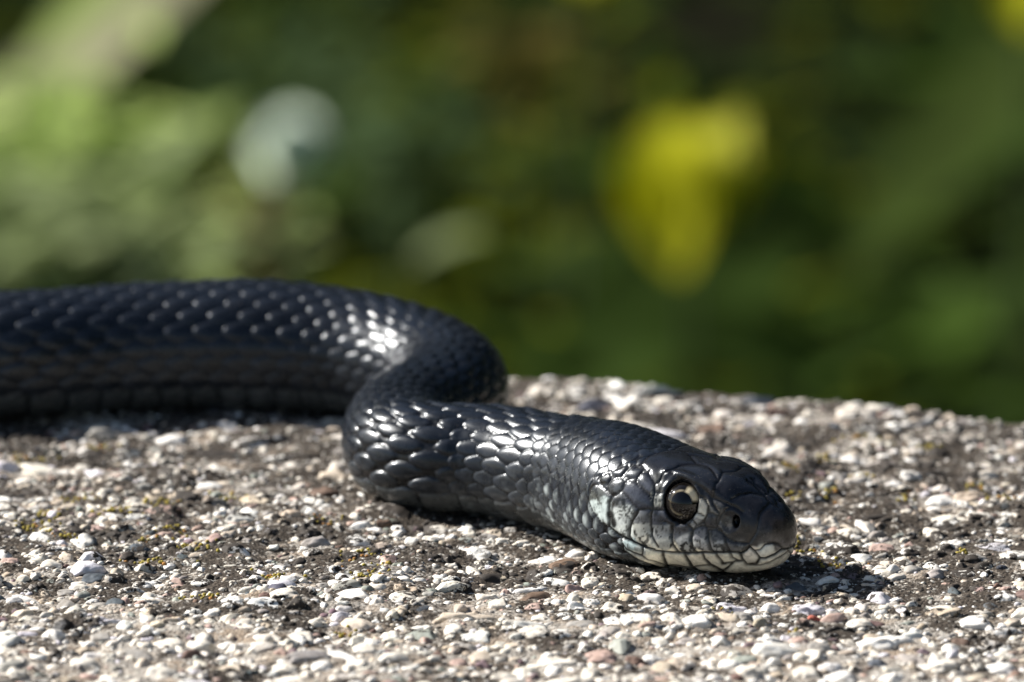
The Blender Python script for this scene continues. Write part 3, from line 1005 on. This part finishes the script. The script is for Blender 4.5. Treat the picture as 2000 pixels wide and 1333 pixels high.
for g_ in GROOVES[20:31] + GROOVES[46:49]:
    bd2 = np.minimum(bd2, dist_poly(plan + np.array([2.2, 0]), g_))
bar = np.exp(-(bd2 * 0.066 / 0.21) ** 2) * (0.62 + 0.3 * vnoise(BHm, 0.6, 54))
hc = hc * (1 - np.clip(bar, 0, 0.9)[..., None])
line = np.exp(-(gpx / 0.14) ** 2) * 0.96
pale_chin = sstep(1062, 1075, plan[..., 1]) * sstep(1250, 1280, plan[..., 0])
line = line * (1 - 0.25 * pale_chin)
hc = hc * (1 - line[..., None]) + K([0.006, 0.005, 0.005]) * line[..., None]
mline = np.exp(-(md * 0.066 / 0.17) ** 2)
hc = hc * (1 - 0.8 * mline[..., None])
nost = sstep(1.15, 0.75, nd_) * facing
hc = hc * (1 - nost[..., None]) + K([0.002, 0.002, 0.002]) * nost[..., None]
sk = sstep(1.12, 0.98, ed) * facing
hc = hc * (1 - sk[..., None]) + K([0.006, 0.005, 0.005]) * sk[..., None]
pale_ = sstep(0.08, 0.22, hc.mean(-1))[..., None]
hc = hc * (1 + 0.55 * pale_)
hmk = HEADMASK[ih][..., None]
tint[ih] = tint[ih] * (1 - hmk) + hc * hmk
tint = np.clip(tint, 0.002, 0.8)

nr = len(ss)
faces = grid_faces(nr, NPHI, wrap=True)[:, ::-1]
verts = V.reshape(-1, 3)
tcol = tint.reshape(-1, 3)
# close snout and tail with a fan of quads collapsing to a point
tip_i, tail_i = len(verts), len(verts) + 1
verts = np.vstack([verts, V[-1].mean(0), V[0].mean(0)])
tcol = np.vstack([tcol, tint[-1].mean(0), tint[0].mean(0)])
j = np.arange(0, NPHI, 2)
capA = np.stack([(nr - 1) * NPHI + j, (nr - 1) * NPHI + (j + 1) % NPHI, (nr - 1) * NPHI + (j + 2) % NPHI, np.full_like(j, tip_i)], -1)[:, ::-1]
capB = np.stack([j, (j + 1) % NPHI, (j + 2) % NPHI, np.full_like(j, tail_i)], -1)
snake = empty('snake', (float(px_[-1]), float(py_[-1]), 0))
tag(snake, 'glossy black snake lying in an S bend on pebbly concrete, head resting low', 'snake')
bme = mesh_np('body', verts - np.array([px_[-1], py_[-1], 0]), np.vstack([faces, capA, capB]), M_SNAKE, tint=tcol)
body_o = obj('body', bme, snake)

# ---- eyes
idx = np.argmin(np.where(facing & (side > 0), ed * 1.0, 9))
ei = np.unravel_index(idx, ed.shape)
eye_surf = BH[ei]; eye_n = NB[ih][ei]


def mat_eye():
    T = NT('eye_iris')
    at = T.n('ShaderNodeAttribute', attribute_name='tint')
    T.l(at.outputs['Color'], T.b.inputs['Base Color'])
    T.b.inputs['Roughness'].default_value = 0.08
    T.b.inputs['Specular IOR Level'].default_value = 0.35
    T.b.inputs['Coat Weight'].default_value = 0.1
    T.b.inputs['Coat Roughness'].default_value = 0.02
    return T.m


M_EYE = mat_eye()
M_PUPIL = mat_simple('pupil_black', (0.002, 0.002, 0.003), 0.04, 0.35, coat=0.1)
ER = 2.75


def dome(r, a0, a1, nring=26, nseg=56):
    """band of a sphere between polar angles a0..a1 round +Z"""
    a = np.linspace(a0, a1, nring)[:, None]
    b = np.linspace(0, 2 * math.pi, nseg, endpoint=False)[None, :]
    return np.stack([r * np.sin(a) * np.cos(b), r * np.sin(a) * np.sin(b), r * np.cos(a) + 0 * b], -1), grid_faces(nring, nseg, wrap=True)


for sgn in (1, -1):
    lat_s = LAT * sgn
    c0 = eye_surf.copy() - eye_n * 1.45 - F_DIR * 0.0
    if sgn < 0:
        c0 = c0 - 2 * ((c0 - TIP) @ LAT) * LAT
    # pupil axis: sideways, somewhat forward, a little up
    ax_e = lat_s * 0.93 + AX * 0.33 + K([0, 0, 0.20])
    ax_e /= np.linalg.norm(ax_e)
    fw = AX - (AX @ ax_e) * ax_e; fw /= np.linalg.norm(fw)
    up = np.cross(ax_e, fw) * (1 if np.cross(ax_e, fw)[2] > 0 else -1)
    Rm = np.stack([fw, up, ax_e], 0)
    flip = np.linalg.det(Rm) < 0
    vv, ff = dome(ER, 0.03, 2.4)
    ang = np.arccos(np.clip(vv[..., 2] / ER, -1, 1))
    x, y = vv[..., 0] / ER, vv[..., 1] / ER
    rp = np.hypot(x / 0.49, y / 0.51)
    base = K([0.005, 0.004, 0.0035]) * (1 + 0.8 * vnoise(vv, 0.35, 61))[..., None]
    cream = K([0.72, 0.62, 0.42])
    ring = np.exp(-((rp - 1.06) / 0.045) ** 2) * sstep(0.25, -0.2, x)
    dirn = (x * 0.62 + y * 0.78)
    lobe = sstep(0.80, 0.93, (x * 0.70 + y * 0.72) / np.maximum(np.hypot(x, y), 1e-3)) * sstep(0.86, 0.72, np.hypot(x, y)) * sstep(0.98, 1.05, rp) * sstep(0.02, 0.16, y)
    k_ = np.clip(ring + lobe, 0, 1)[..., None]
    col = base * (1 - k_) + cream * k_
    w3 = vv.reshape(-1, 3) @ Rm + c0
    org = K([px_[-1], py_[-1], 0])
    f2 = ff[:, ::-1] if not flip else ff
    eye = obj('eye', mesh_np('eye', w3 - org, f2, M_EYE, tint=np.clip(col, 0.002, 0.8).reshape(-1, 3)), snake)
    pv, pf = dome(ER + 0.03, 0.0001, 0.50, 14, 48)
    pw = pv.reshape(-1, 3) @ Rm + c0
    obj('pupil', mesh_np('pupil', pw - org, pf[:, ::-1] if not flip else pf, M_PUPIL), eye)

# ------------------------------------------------------------------ stones set into the slab
def under_snake(x, y):
    d = np.hypot(px_[::8] - x, py_[::8] - y)
    i = int(np.argmin(d))
    return d[i] < W_[::8][i] * 0.75


SPEC.sort(key=lambda s: -(s[3] * (0.3 * s[4] + s[5])) if s[8] != 'T' or s[3] > 1 else 0)


def spec_visible(s):
    q = w2px(K([s[0], s[1], 0]))
    return -20 < q[0] < 2020 and q[1] < 1350


chosen, rest = [], []
for s in SPEC:
    if s[3] > 0.55 and under_snake(s[0], s[1]):
        s[2] -= 0.8 * s[12]
    if len(chosen) < 300 and s[8] != 'T' and spec_visible(s) and not under_snake(s[0], s[1]):
        chosen.append(s)
    else:
        rest.append(s)

lib_me = {}


def lib_shape(kind, i):
    return {'B': BIG, 'M': MID, 'T': TINY}[kind][i % (12 if kind == 'B' else 10 if kind == 'M' else 8)]


for s in chosen:
    kind, i = ('B', s[9]) if s[3] > 1.6 else (s[8], s[9])
    key = (kind, i)
    if key not in lib_me:
        v, f = lib_shape(kind, i)
        m = mesh_np('pebble', v * 1000.0 * MM * 1000.0 / 1000.0, f, M_PEB)
        lib_me[key] = m
    o = bpy.data.objects.new('pebble', lib_me[key])
    o.location = (s[0] * MM, s[1] * MM, s[2] * MM)
    o.rotation_euler = (s[10], s[11], s[6])
    o.scale = (s[3], s[4], s[5])
    o.color = (*s[7], 1)
    link(o, slab)


def rot(ax_, ay_, az_):
    cx_, sx_, cy_, sy_, cz_, sz_ = math.cos(ax_), math.sin(ax_), math.cos(ay_), math.sin(ay_), math.cos(az_), math.sin(az_)
    Rx = K([[1, 0, 0], [0, cx_, -sx_], [0, sx_, cx_]]); Ry = K([[cy_, 0, sy_], [0, 1, 0], [-sy_, 0, cy_]]); Rz = K([[cz_, -sz_, 0], [sz_, cz_, 0], [0, 0, 1]])
    return Rz @ Ry @ Rx


VV, FF, TT, n0 = [], [], [], 0
for s in rest:
    v, f = lib_shape(s[8], s[9])
    w = (v * K([s[3], s[4], s[5]])) @ rot(s[10], s[11], s[6]).T + K([s[0], s[1], s[2]])
    VV.append(w); FF.append(f + n0); TT.append(np.broadcast_to(K(s[7]), w.shape)); n0 += len(w)
gravel = obj('gravel', mesh_np('gravel', np.vstack(VV), np.vstack(FF), M_GRAVEL, tint=np.vstack(TT)), slab)
tag(gravel, kind='stuff')

# yellow and orange lichen grains
LI = [(60,1020,60,14),(90,990,40,12),(120,1040,50,10),(150,965,70,10),(320,965,60,10),(340,1030,50,10),(450,960,40,10),(290,1045,40,8),(380,1060,60,14),
      (300,1090,60,10),(700,1080,50,10),(740,1100,40,10),(1600,905,40,8),(1550,912,50,8),(1610,880,20,8),(1550,963,18,5),(1905,935,30,14),(1770,955,20,12),
      (1960,965,40,8),(1630,955,40,8),(1680,925,30,10),(1560,1040,20,10),(1640,1090,60,8),(1580,1065,30,6),(1880,1070,20,6),(390,1160,50,10),(540,1120,60,12),
      (640,1010,40,8),(230,990,60,12),(1700,850,60,6),(1810,860,40,8),(670,1215,40,8),(60,880,80,8),(200,860,50,5),(1550,1225,12,4),(1420,1180,40,6),(710,1125,60,14)]
VV, FF, TT, n0 = [], [], [], 0
for (lx, ly, sx, sy) in LI:
    for _ in range(int(8 + sx * sy / 36)):
        a, b = rr.normal(lx, sx * 0.42), rr.normal(ly, sy * 0.45)
        q = on_plane(a, b, 0.5)
        z, v_ = ground_z(K([q[0]]), K([q[1]]))
        if v_[0] < 1 or under_snake(q[0], q[1]): continue
        r = rr.uniform(0.10, 0.32)
        v, f = TINY[int(rr.integers(0, 8))]
        w = v * K([r, r, r * 0.8]) + K([q[0], q[1], z[0] + r * 0.3 + rr.uniform(0, 0.35)])
        c = K([0.33, 0.26, 0.04]) if rr.random() < 0.8 else K([0.36, 0.17, 0.04])
        VV.append(w); FF.append(f + n0); TT.append(np.broadcast_to(c * rr.uniform(0.6, 1.1), w.shape)); n0 += len(w)
lich = obj('lichen', mesh_np('lichen', np.vstack(VV), np.vstack(FF), None, tint=np.vstack(TT)), slab)
TL = NT('lichen_crust')
_a = TL.n('ShaderNodeAttribute', attribute_name='tint')
TL.l(_a.outputs['Color'], TL.b.inputs['Base Color'])
TL.b.inputs['Roughness'].default_value = 0.9
lich.data.materials.append(TL.m)
tag(lich, kind='stuff')

# ------------------------------------------------------------------ what lies beyond and below the slab
GZ = -380.0
me = mesh_np('ground', [(-60000, -60000, GZ), (60000, -60000, GZ), (60000, 60000, GZ), (-60000, 60000, GZ)], [(0, 1, 2, 3)],
             mat_simple('dark_earth', (0.008, 0.008, 0.005), 1.0, 0.0, 6.0, 0.4), smooth=False)
tag(obj('ground', me), 'dark earth far below and behind the slab', kind='structure')


def leaf(n_len=5, width=0.5, curl=0.25, fold=0.15):
    """unit leaf along +X, pointed, folded along the rib and drooping: verts, quads"""
    t = np.linspace(0, 1, n_len + 1)
    w = width * np.sin(np.pi * np.clip(t * 0.96 + 0.04, 0, 1)) ** 0.8 * 0.5
    rows = []
    for a, b in zip(t, w):
        z = -curl * a * a
        rows += [(a, -b, z + fold * b * 2), (a, 0, z), (a, b, z + fold * b * 2)]
    return K(rows), grid_faces(n_len + 1, 3)


LEAF_V, LEAF_F = leaf()
BLADE_V, BLADE_F = leaf(6, 0.09, 0.35, 0.3)


def basis(d, roll):
    d = K(d, dtype=float); d /= np.linalg.norm(d)
    h = np.cross([0, 0, 1.0], d)
    if np.linalg.norm(h) < 1e-3: h = K([0, 1.0, 0])
    h /= np.linalg.norm(h)
    n = np.cross(d, h)
    c, s_ = math.cos(roll), math.sin(roll)
    return np.stack([d, h * c + n * s_, n * c - h * s_], 0)


def leaves_mesh(name, items, proto, mat, parent=None):
    pv, pf = proto
    VV, FF = [], []
    for k, (p, d, roll, size) in enumerate(items):
        VV.append(pv * size @ basis(d, roll) + K(p)); FF.append(pf + k * len(pv))
    return obj(name, mesh_np(name, np.vstack(VV), np.vstack(FF), mat), parent)


def tube(path, radii, nseg=8):
    path = K(path, dtype=float)
    g = []
    for i, p in enumerate(path):
        d = path[min(i + 1, len(path) - 1)] - path[max(i - 1, 0)]
        Bm = basis(d, 0)
        a = np.linspace(0, 2 * math.pi, nseg, endpoint=False)
        g.append(p + radii[i] * (np.cos(a)[:, None] * Bm[1] + np.sin(a)[:, None] * Bm[2]))
    return np.vstack(g), grid_faces(len(path), nseg, wrap=True)


# ground cover of weeds: nobody could count it
def leaf_mat(name, col, var=0.35):
    return mat_simple(name, col, 0.85, 0.05, 25.0, var, trans=0.5)


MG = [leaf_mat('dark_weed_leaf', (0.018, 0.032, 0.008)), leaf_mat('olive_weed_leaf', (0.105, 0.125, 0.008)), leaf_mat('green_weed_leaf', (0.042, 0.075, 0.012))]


def cover(name, mat, fn, n, size, label):
    items = []
    k = 0
    while len(items) < n and k < n * 8:
        k += 1
        px, py = rr.uniform(-500, 2500), rr.uniform(-260, 960)
        if rr.random() > fn(px, py): continue
        dep = 3700 - (py + 260) / 1220 * 850 + rr.uniform(-60, 60)
        p = at_depth(px, py, dep)
        z = p[2]
        if z < GZ + 5:
            f_ = (GZ + 10 - CAM[2]) / (p[2] - CAM[2]); p = CAM + (p - CAM) * f_
        a = rr.uniform(0, 2 * math.pi)
        items.append((p, (math.cos(a), math.sin(a), rr.uniform(-0.2, 0.9)), rr.uniform(-.6, .6), rr.uniform(*size)))
    o = leaves_mesh(name, items, (LEAF_V, LEAF_F), mat)
    tag(o, label, kind='stuff')
    return o


def gauss(px, py, x, y, sx, sy): return math.exp(-((px - x) / sx) ** 2 - ((py - y) / sy) ** 2)


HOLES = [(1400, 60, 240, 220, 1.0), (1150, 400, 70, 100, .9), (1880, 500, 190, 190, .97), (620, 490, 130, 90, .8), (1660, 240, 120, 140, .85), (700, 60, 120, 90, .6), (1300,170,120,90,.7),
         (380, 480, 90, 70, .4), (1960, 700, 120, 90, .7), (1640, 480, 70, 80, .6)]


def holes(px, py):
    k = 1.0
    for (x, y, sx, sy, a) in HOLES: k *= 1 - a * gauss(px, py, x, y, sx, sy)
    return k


cover('weeds', MG[0], lambda x, y: 0.85 * holes(x, y), 8500, (12, 30), 'dark green weeds out of focus behind the slab')
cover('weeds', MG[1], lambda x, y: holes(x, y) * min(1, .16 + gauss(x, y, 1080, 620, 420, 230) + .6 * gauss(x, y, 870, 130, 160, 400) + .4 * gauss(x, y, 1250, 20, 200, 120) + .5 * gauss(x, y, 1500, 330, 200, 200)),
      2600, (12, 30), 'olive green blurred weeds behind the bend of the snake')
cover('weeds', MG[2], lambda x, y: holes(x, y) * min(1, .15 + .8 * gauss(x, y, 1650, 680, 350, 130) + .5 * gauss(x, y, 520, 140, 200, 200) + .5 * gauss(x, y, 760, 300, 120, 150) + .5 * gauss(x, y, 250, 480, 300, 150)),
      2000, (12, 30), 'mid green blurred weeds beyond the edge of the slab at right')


items = []
for _ in range(9000):
    x, y = rr.uniform(-3500, 3500), rr.uniform(1200, 7000)
    if abs(x) < 330 and 2300 < y < 3900: continue
    a = rr.uniform(0, 2 * math.pi)
    items.append(((x, y, GZ + rr.uniform(5, 60)), (math.cos(a), math.sin(a), rr.uniform(-0.1, 0.8)), rr.uniform(-.6, .6), rr.uniform(50, 110)))
wide = leaves_mesh('weeds', items, (LEAF_V, LEAF_F), MG[2])
tag(wide, 'low green weeds carpeting the ground all round behind the slab', kind='stuff')


def stem_to_ground(p, mat, parent, rad=2.0, lean=30):
    base = K([p[0] + rr.uniform(-lean, lean), p[1] + rr.uniform(0, lean), GZ])
    t = np.linspace(0, 1, 7)[:, None]
    path = base * (1 - t) + K(p) * t + np.sin(t * math.pi) * K([lean * 0.4, 0, 0])
    v, f = tube(path, np.linspace(rad * 0.8, rad * 0.6, 7))
    return obj('stem', mesh_np('stem', v - K(parent.location) * 1000, f, mat), parent), base


M_STEM = mat_simple('green_stem', (0.05, 0.08, 0.02), 0.6, 0.4)


def single_leaf(parent, p0, p1, width, mat, name='leaf', face=(-0.55, -0.65, 0.55), curl=0.05):
    """one broad leaf from p0 to p1"""
    p0, p1 = K(p0), K(p1)
    L = np.linalg.norm(p1 - p0)
    v, f = leaf(10, width / L, curl, 0.12)
    d = (p1 - p0) / L
    # face of the leaf towards the sun and the camera
    want = K(face); n = want - (want @ d) * d; n /= np.linalg.norm(n)
    y = np.cross(n, d)
    v = v * L @ np.stack([d, y, n], 0) + p0
    return obj(name, mesh_np(name, v - K(parent.location) * 1000, f, mat), parent)


def leafy_plant(px, py, dep, n, spread, size, mat, label, group=None):
    c = at_depth(px, py, dep)
    base = (c[0], c[1], GZ)
    root = empty('weed_plant', base)
    tag(root, label, 'plant', group)
    st, b = stem_to_ground(c, M_STEM, root, 2.5, 15)
    items = []
    for _ in range(n):
        q = c + K([rr.normal(0, spread[0] * .58), rr.normal(0, 15), rr.normal(0, spread[1] * .58)])
        a = rr.uniform(0, 2 * math.pi)
        items.append((q - K(base), (math.cos(a), math.sin(a) * .6, rr.uniform(-0.3, 0.8)), rr.uniform(-.5, .5), rr.uniform(*size) * .6))
    leaves_mesh('foliage', items, (LEAF_V, LEAF_F), mat, root)
    return root


PXM = S0 * 2860
M_PALE = leaf_mat('pale_green_leaf', (0.38, 0.48, 0.15), .2)
M_PALE2 = leaf_mat('grey_green_leaf', (0.30, 0.36, 0.17), .2)
M_BUFF = leaf_mat('buff_leaf', (0.40, 0.39, 0.24), .2)
M_RUST = leaf_mat('rusty_leaf', (0.10, 0.06, 0.03), .2)
M_OCHRE = leaf_mat('ochre_leaf', (0.13, 0.11, 0.025), .2)
M_YEL = mat_simple('yellow_petal', (0.52, 0.52, 0.012), 0.6, 0.3, 30, .1, trans=0.5)
M_WHITE = mat_simple('white_petal', (0.60, 0.68, 0.56), 0.6, 0.3, 30, .08, trans=0.2)

# the long buff reed leaf across the top left
c = at_depth(150, 200, 2840)
reed = empty('reed', (c[0] - 260, c[1], GZ))
tag(reed, 'long pale buff leaf slanting blurred across the top left corner', 'plant')
single_leaf(reed, at_depth(-420, 620, 2840), at_depth(520, -230, 2900), 36, M_BUFF)
single_leaf(reed, at_depth(60, 120, 2830), at_depth(300, -120, 2830), 17, M_PALE)
v, f = tube([(c[0] - 260, c[1], GZ), (c[0] - 200, c[1], -340), at_depth(-420, 620, 2840)], [3, 2.5, 2])
obj('stem', mesh_np('stem', v - K(reed.location) * 1000, f, M_STEM), reed)

leafy_plant(90, 400, 2640, 420, (40, 26), (24, 44), M_PALE, 'bright pale green blurred plant at the left edge under the buff leaf')
leafy_plant(40, 540, 2560, 420, (46, 24), (24, 44), M_PALE2, 'grey green blurred plant just above the snake body at far left')
leafy_plant(190, 560, 2650, 110, (26, 12), (26, 50), M_PALE, 'soft green blurred plant behind the top of the body at left')
leafy_plant(475, 430, 2960, 40, (14, 12), (16, 34), M_RUST, 'rusty brown blurred plant below the white flower')
leafy_plant(1040, 140, 3000, 36, (16, 14), (20, 36), M_OCHRE, 'ochre blurred plant near the top between the two flowers')
M_SAGE = leaf_mat('sage_leaf', (0.07, 0.11, 0.045), .25)
leafy_plant(560, 150, 3200, 60, (35, 26), (20, 40), M_SAGE, 'grey green blurred plant behind and above the white flower')
leafy_plant(780, 300, 3060, 50, (26, 26), (20, 40), M_SAGE, 'dull sage blurred plant right of the white flower')
M_R = leaf_mat('right_leaf', (0.045, 0.07, 0.012), .2)
c = at_depth(1850, 260, 2950)
rp = empty('broad_leaf_plant', (c[0], c[1], GZ))
tag(rp, 'plant with one broad green leaf slanting blurred down the upper right', 'plant')
single_leaf(rp, at_depth(2150, -60, 2950), at_depth(1640, 520, 2900), 40, M_R)
v, f = tube([(c[0], c[1], GZ), (c[0] + 60, c[1], -330), at_depth(2150, -60, 2950)], [3, 2.5, 2])
obj('stem', mesh_np('stem', v - K(rp.location) * 1000, f, M_STEM), rp)


def flower(name, px, py, dep, petals, mat, label, cat='flower'):
    c = at_depth(px, py, dep)
    root = empty(name, (c[0], c[1], GZ))
    tag(root, label, cat)
    stem_to_ground(c + K([0, 6, 0]), M_STEM, root, 2.0, 10)
    for (x0, y0, x1, y1, w) in petals:
        single_leaf(root, at_depth(x0, y0, dep), at_depth(x1, y1, dep - 8), w * .8, mat, 'petal', (-0.6, -0.6, 0.5))
    return root


flower('yellow_flower', 1340, 400, 2780, [(1325,530,1270,230,38),(1325,535,1320,225,42),(1330,520,1375,235,40),(1340,480,1440,215,34),(1360,450,1490,290,30),(1310,470,1225,265,30),(1330,420,1430,330,30)],
       M_YEL, 'large bright yellow blurred flower above the right of the slab')
flower('yellow_flower', 2010, 20, 2860, [(2000,60,1980,-60,20),(2010,60,2040,-60,20)], M_YEL, 'yellow flower cut by the top right corner')
flower('yellow_flower', 1130, -75, 2900, [(1130,-30,1090,-110,16),(1130,-30,1180,-110,16),(1130,-30,1230,-70,12)], M_YEL, 'yellow flower just showing at the middle of the top edge')
wf = flower('white_flower', 570, 285, 2700, [(570 + 8 * math.cos(a), 292 + 8 * math.sin(a), 570 + 70 * math.cos(a), 292 + 66 * math.sin(a), 24) for a in np.arange(0, 6.28, 6.2832 / 11)],
            M_WHITE, 'round whitish blurred flower head at upper left')
cc = at_depth(570, 285, 2680)
iv, if_ = icosphere(2)
obj('flower_disc', mesh_np('flower_disc', iv * K([9, 3, 9]) + cc - K(wf.location) * 1000, if_, M_WHITE), wf)

# far woodland beyond the plot; it never enters the frame but stands where its dark green shows in the wet-looking scales
items = []
for _ in range(16000):
    a = rr.uniform(-0.75, 2.6)
    R_ = rr.uniform(13000, 17000)
    z = GZ + rr.uniform(0, 1) ** 0.8 * (11000 + 1800 * math.sin(a * 7) + 900 * math.sin(a * 17))
    b = rr.uniform(0, 2 * math.pi)
    items.append(((math.sin(a) * R_, math.cos(a) * R_, z), (math.cos(b), math.sin(b), rr.uniform(-.6, .6)), rr.uniform(-1, 1), rr.uniform(500, 1100)))
wood = leaves_mesh('woodland', items, (LEAF_V, LEAF_F), leaf_mat('tree_foliage', (0.04, 0.065, 0.018)))
tag(wood, 'dark green wood far behind the slab', kind='stuff')
tr = sum(len(o.data.polygons) for o in scene.objects if o.type == 'MESH')
print('polys', tr, 'eye', eye_surf, 'tip px', w2px(TIP), 'rows', nr, 'pebbles', len(chosen), len(rest))
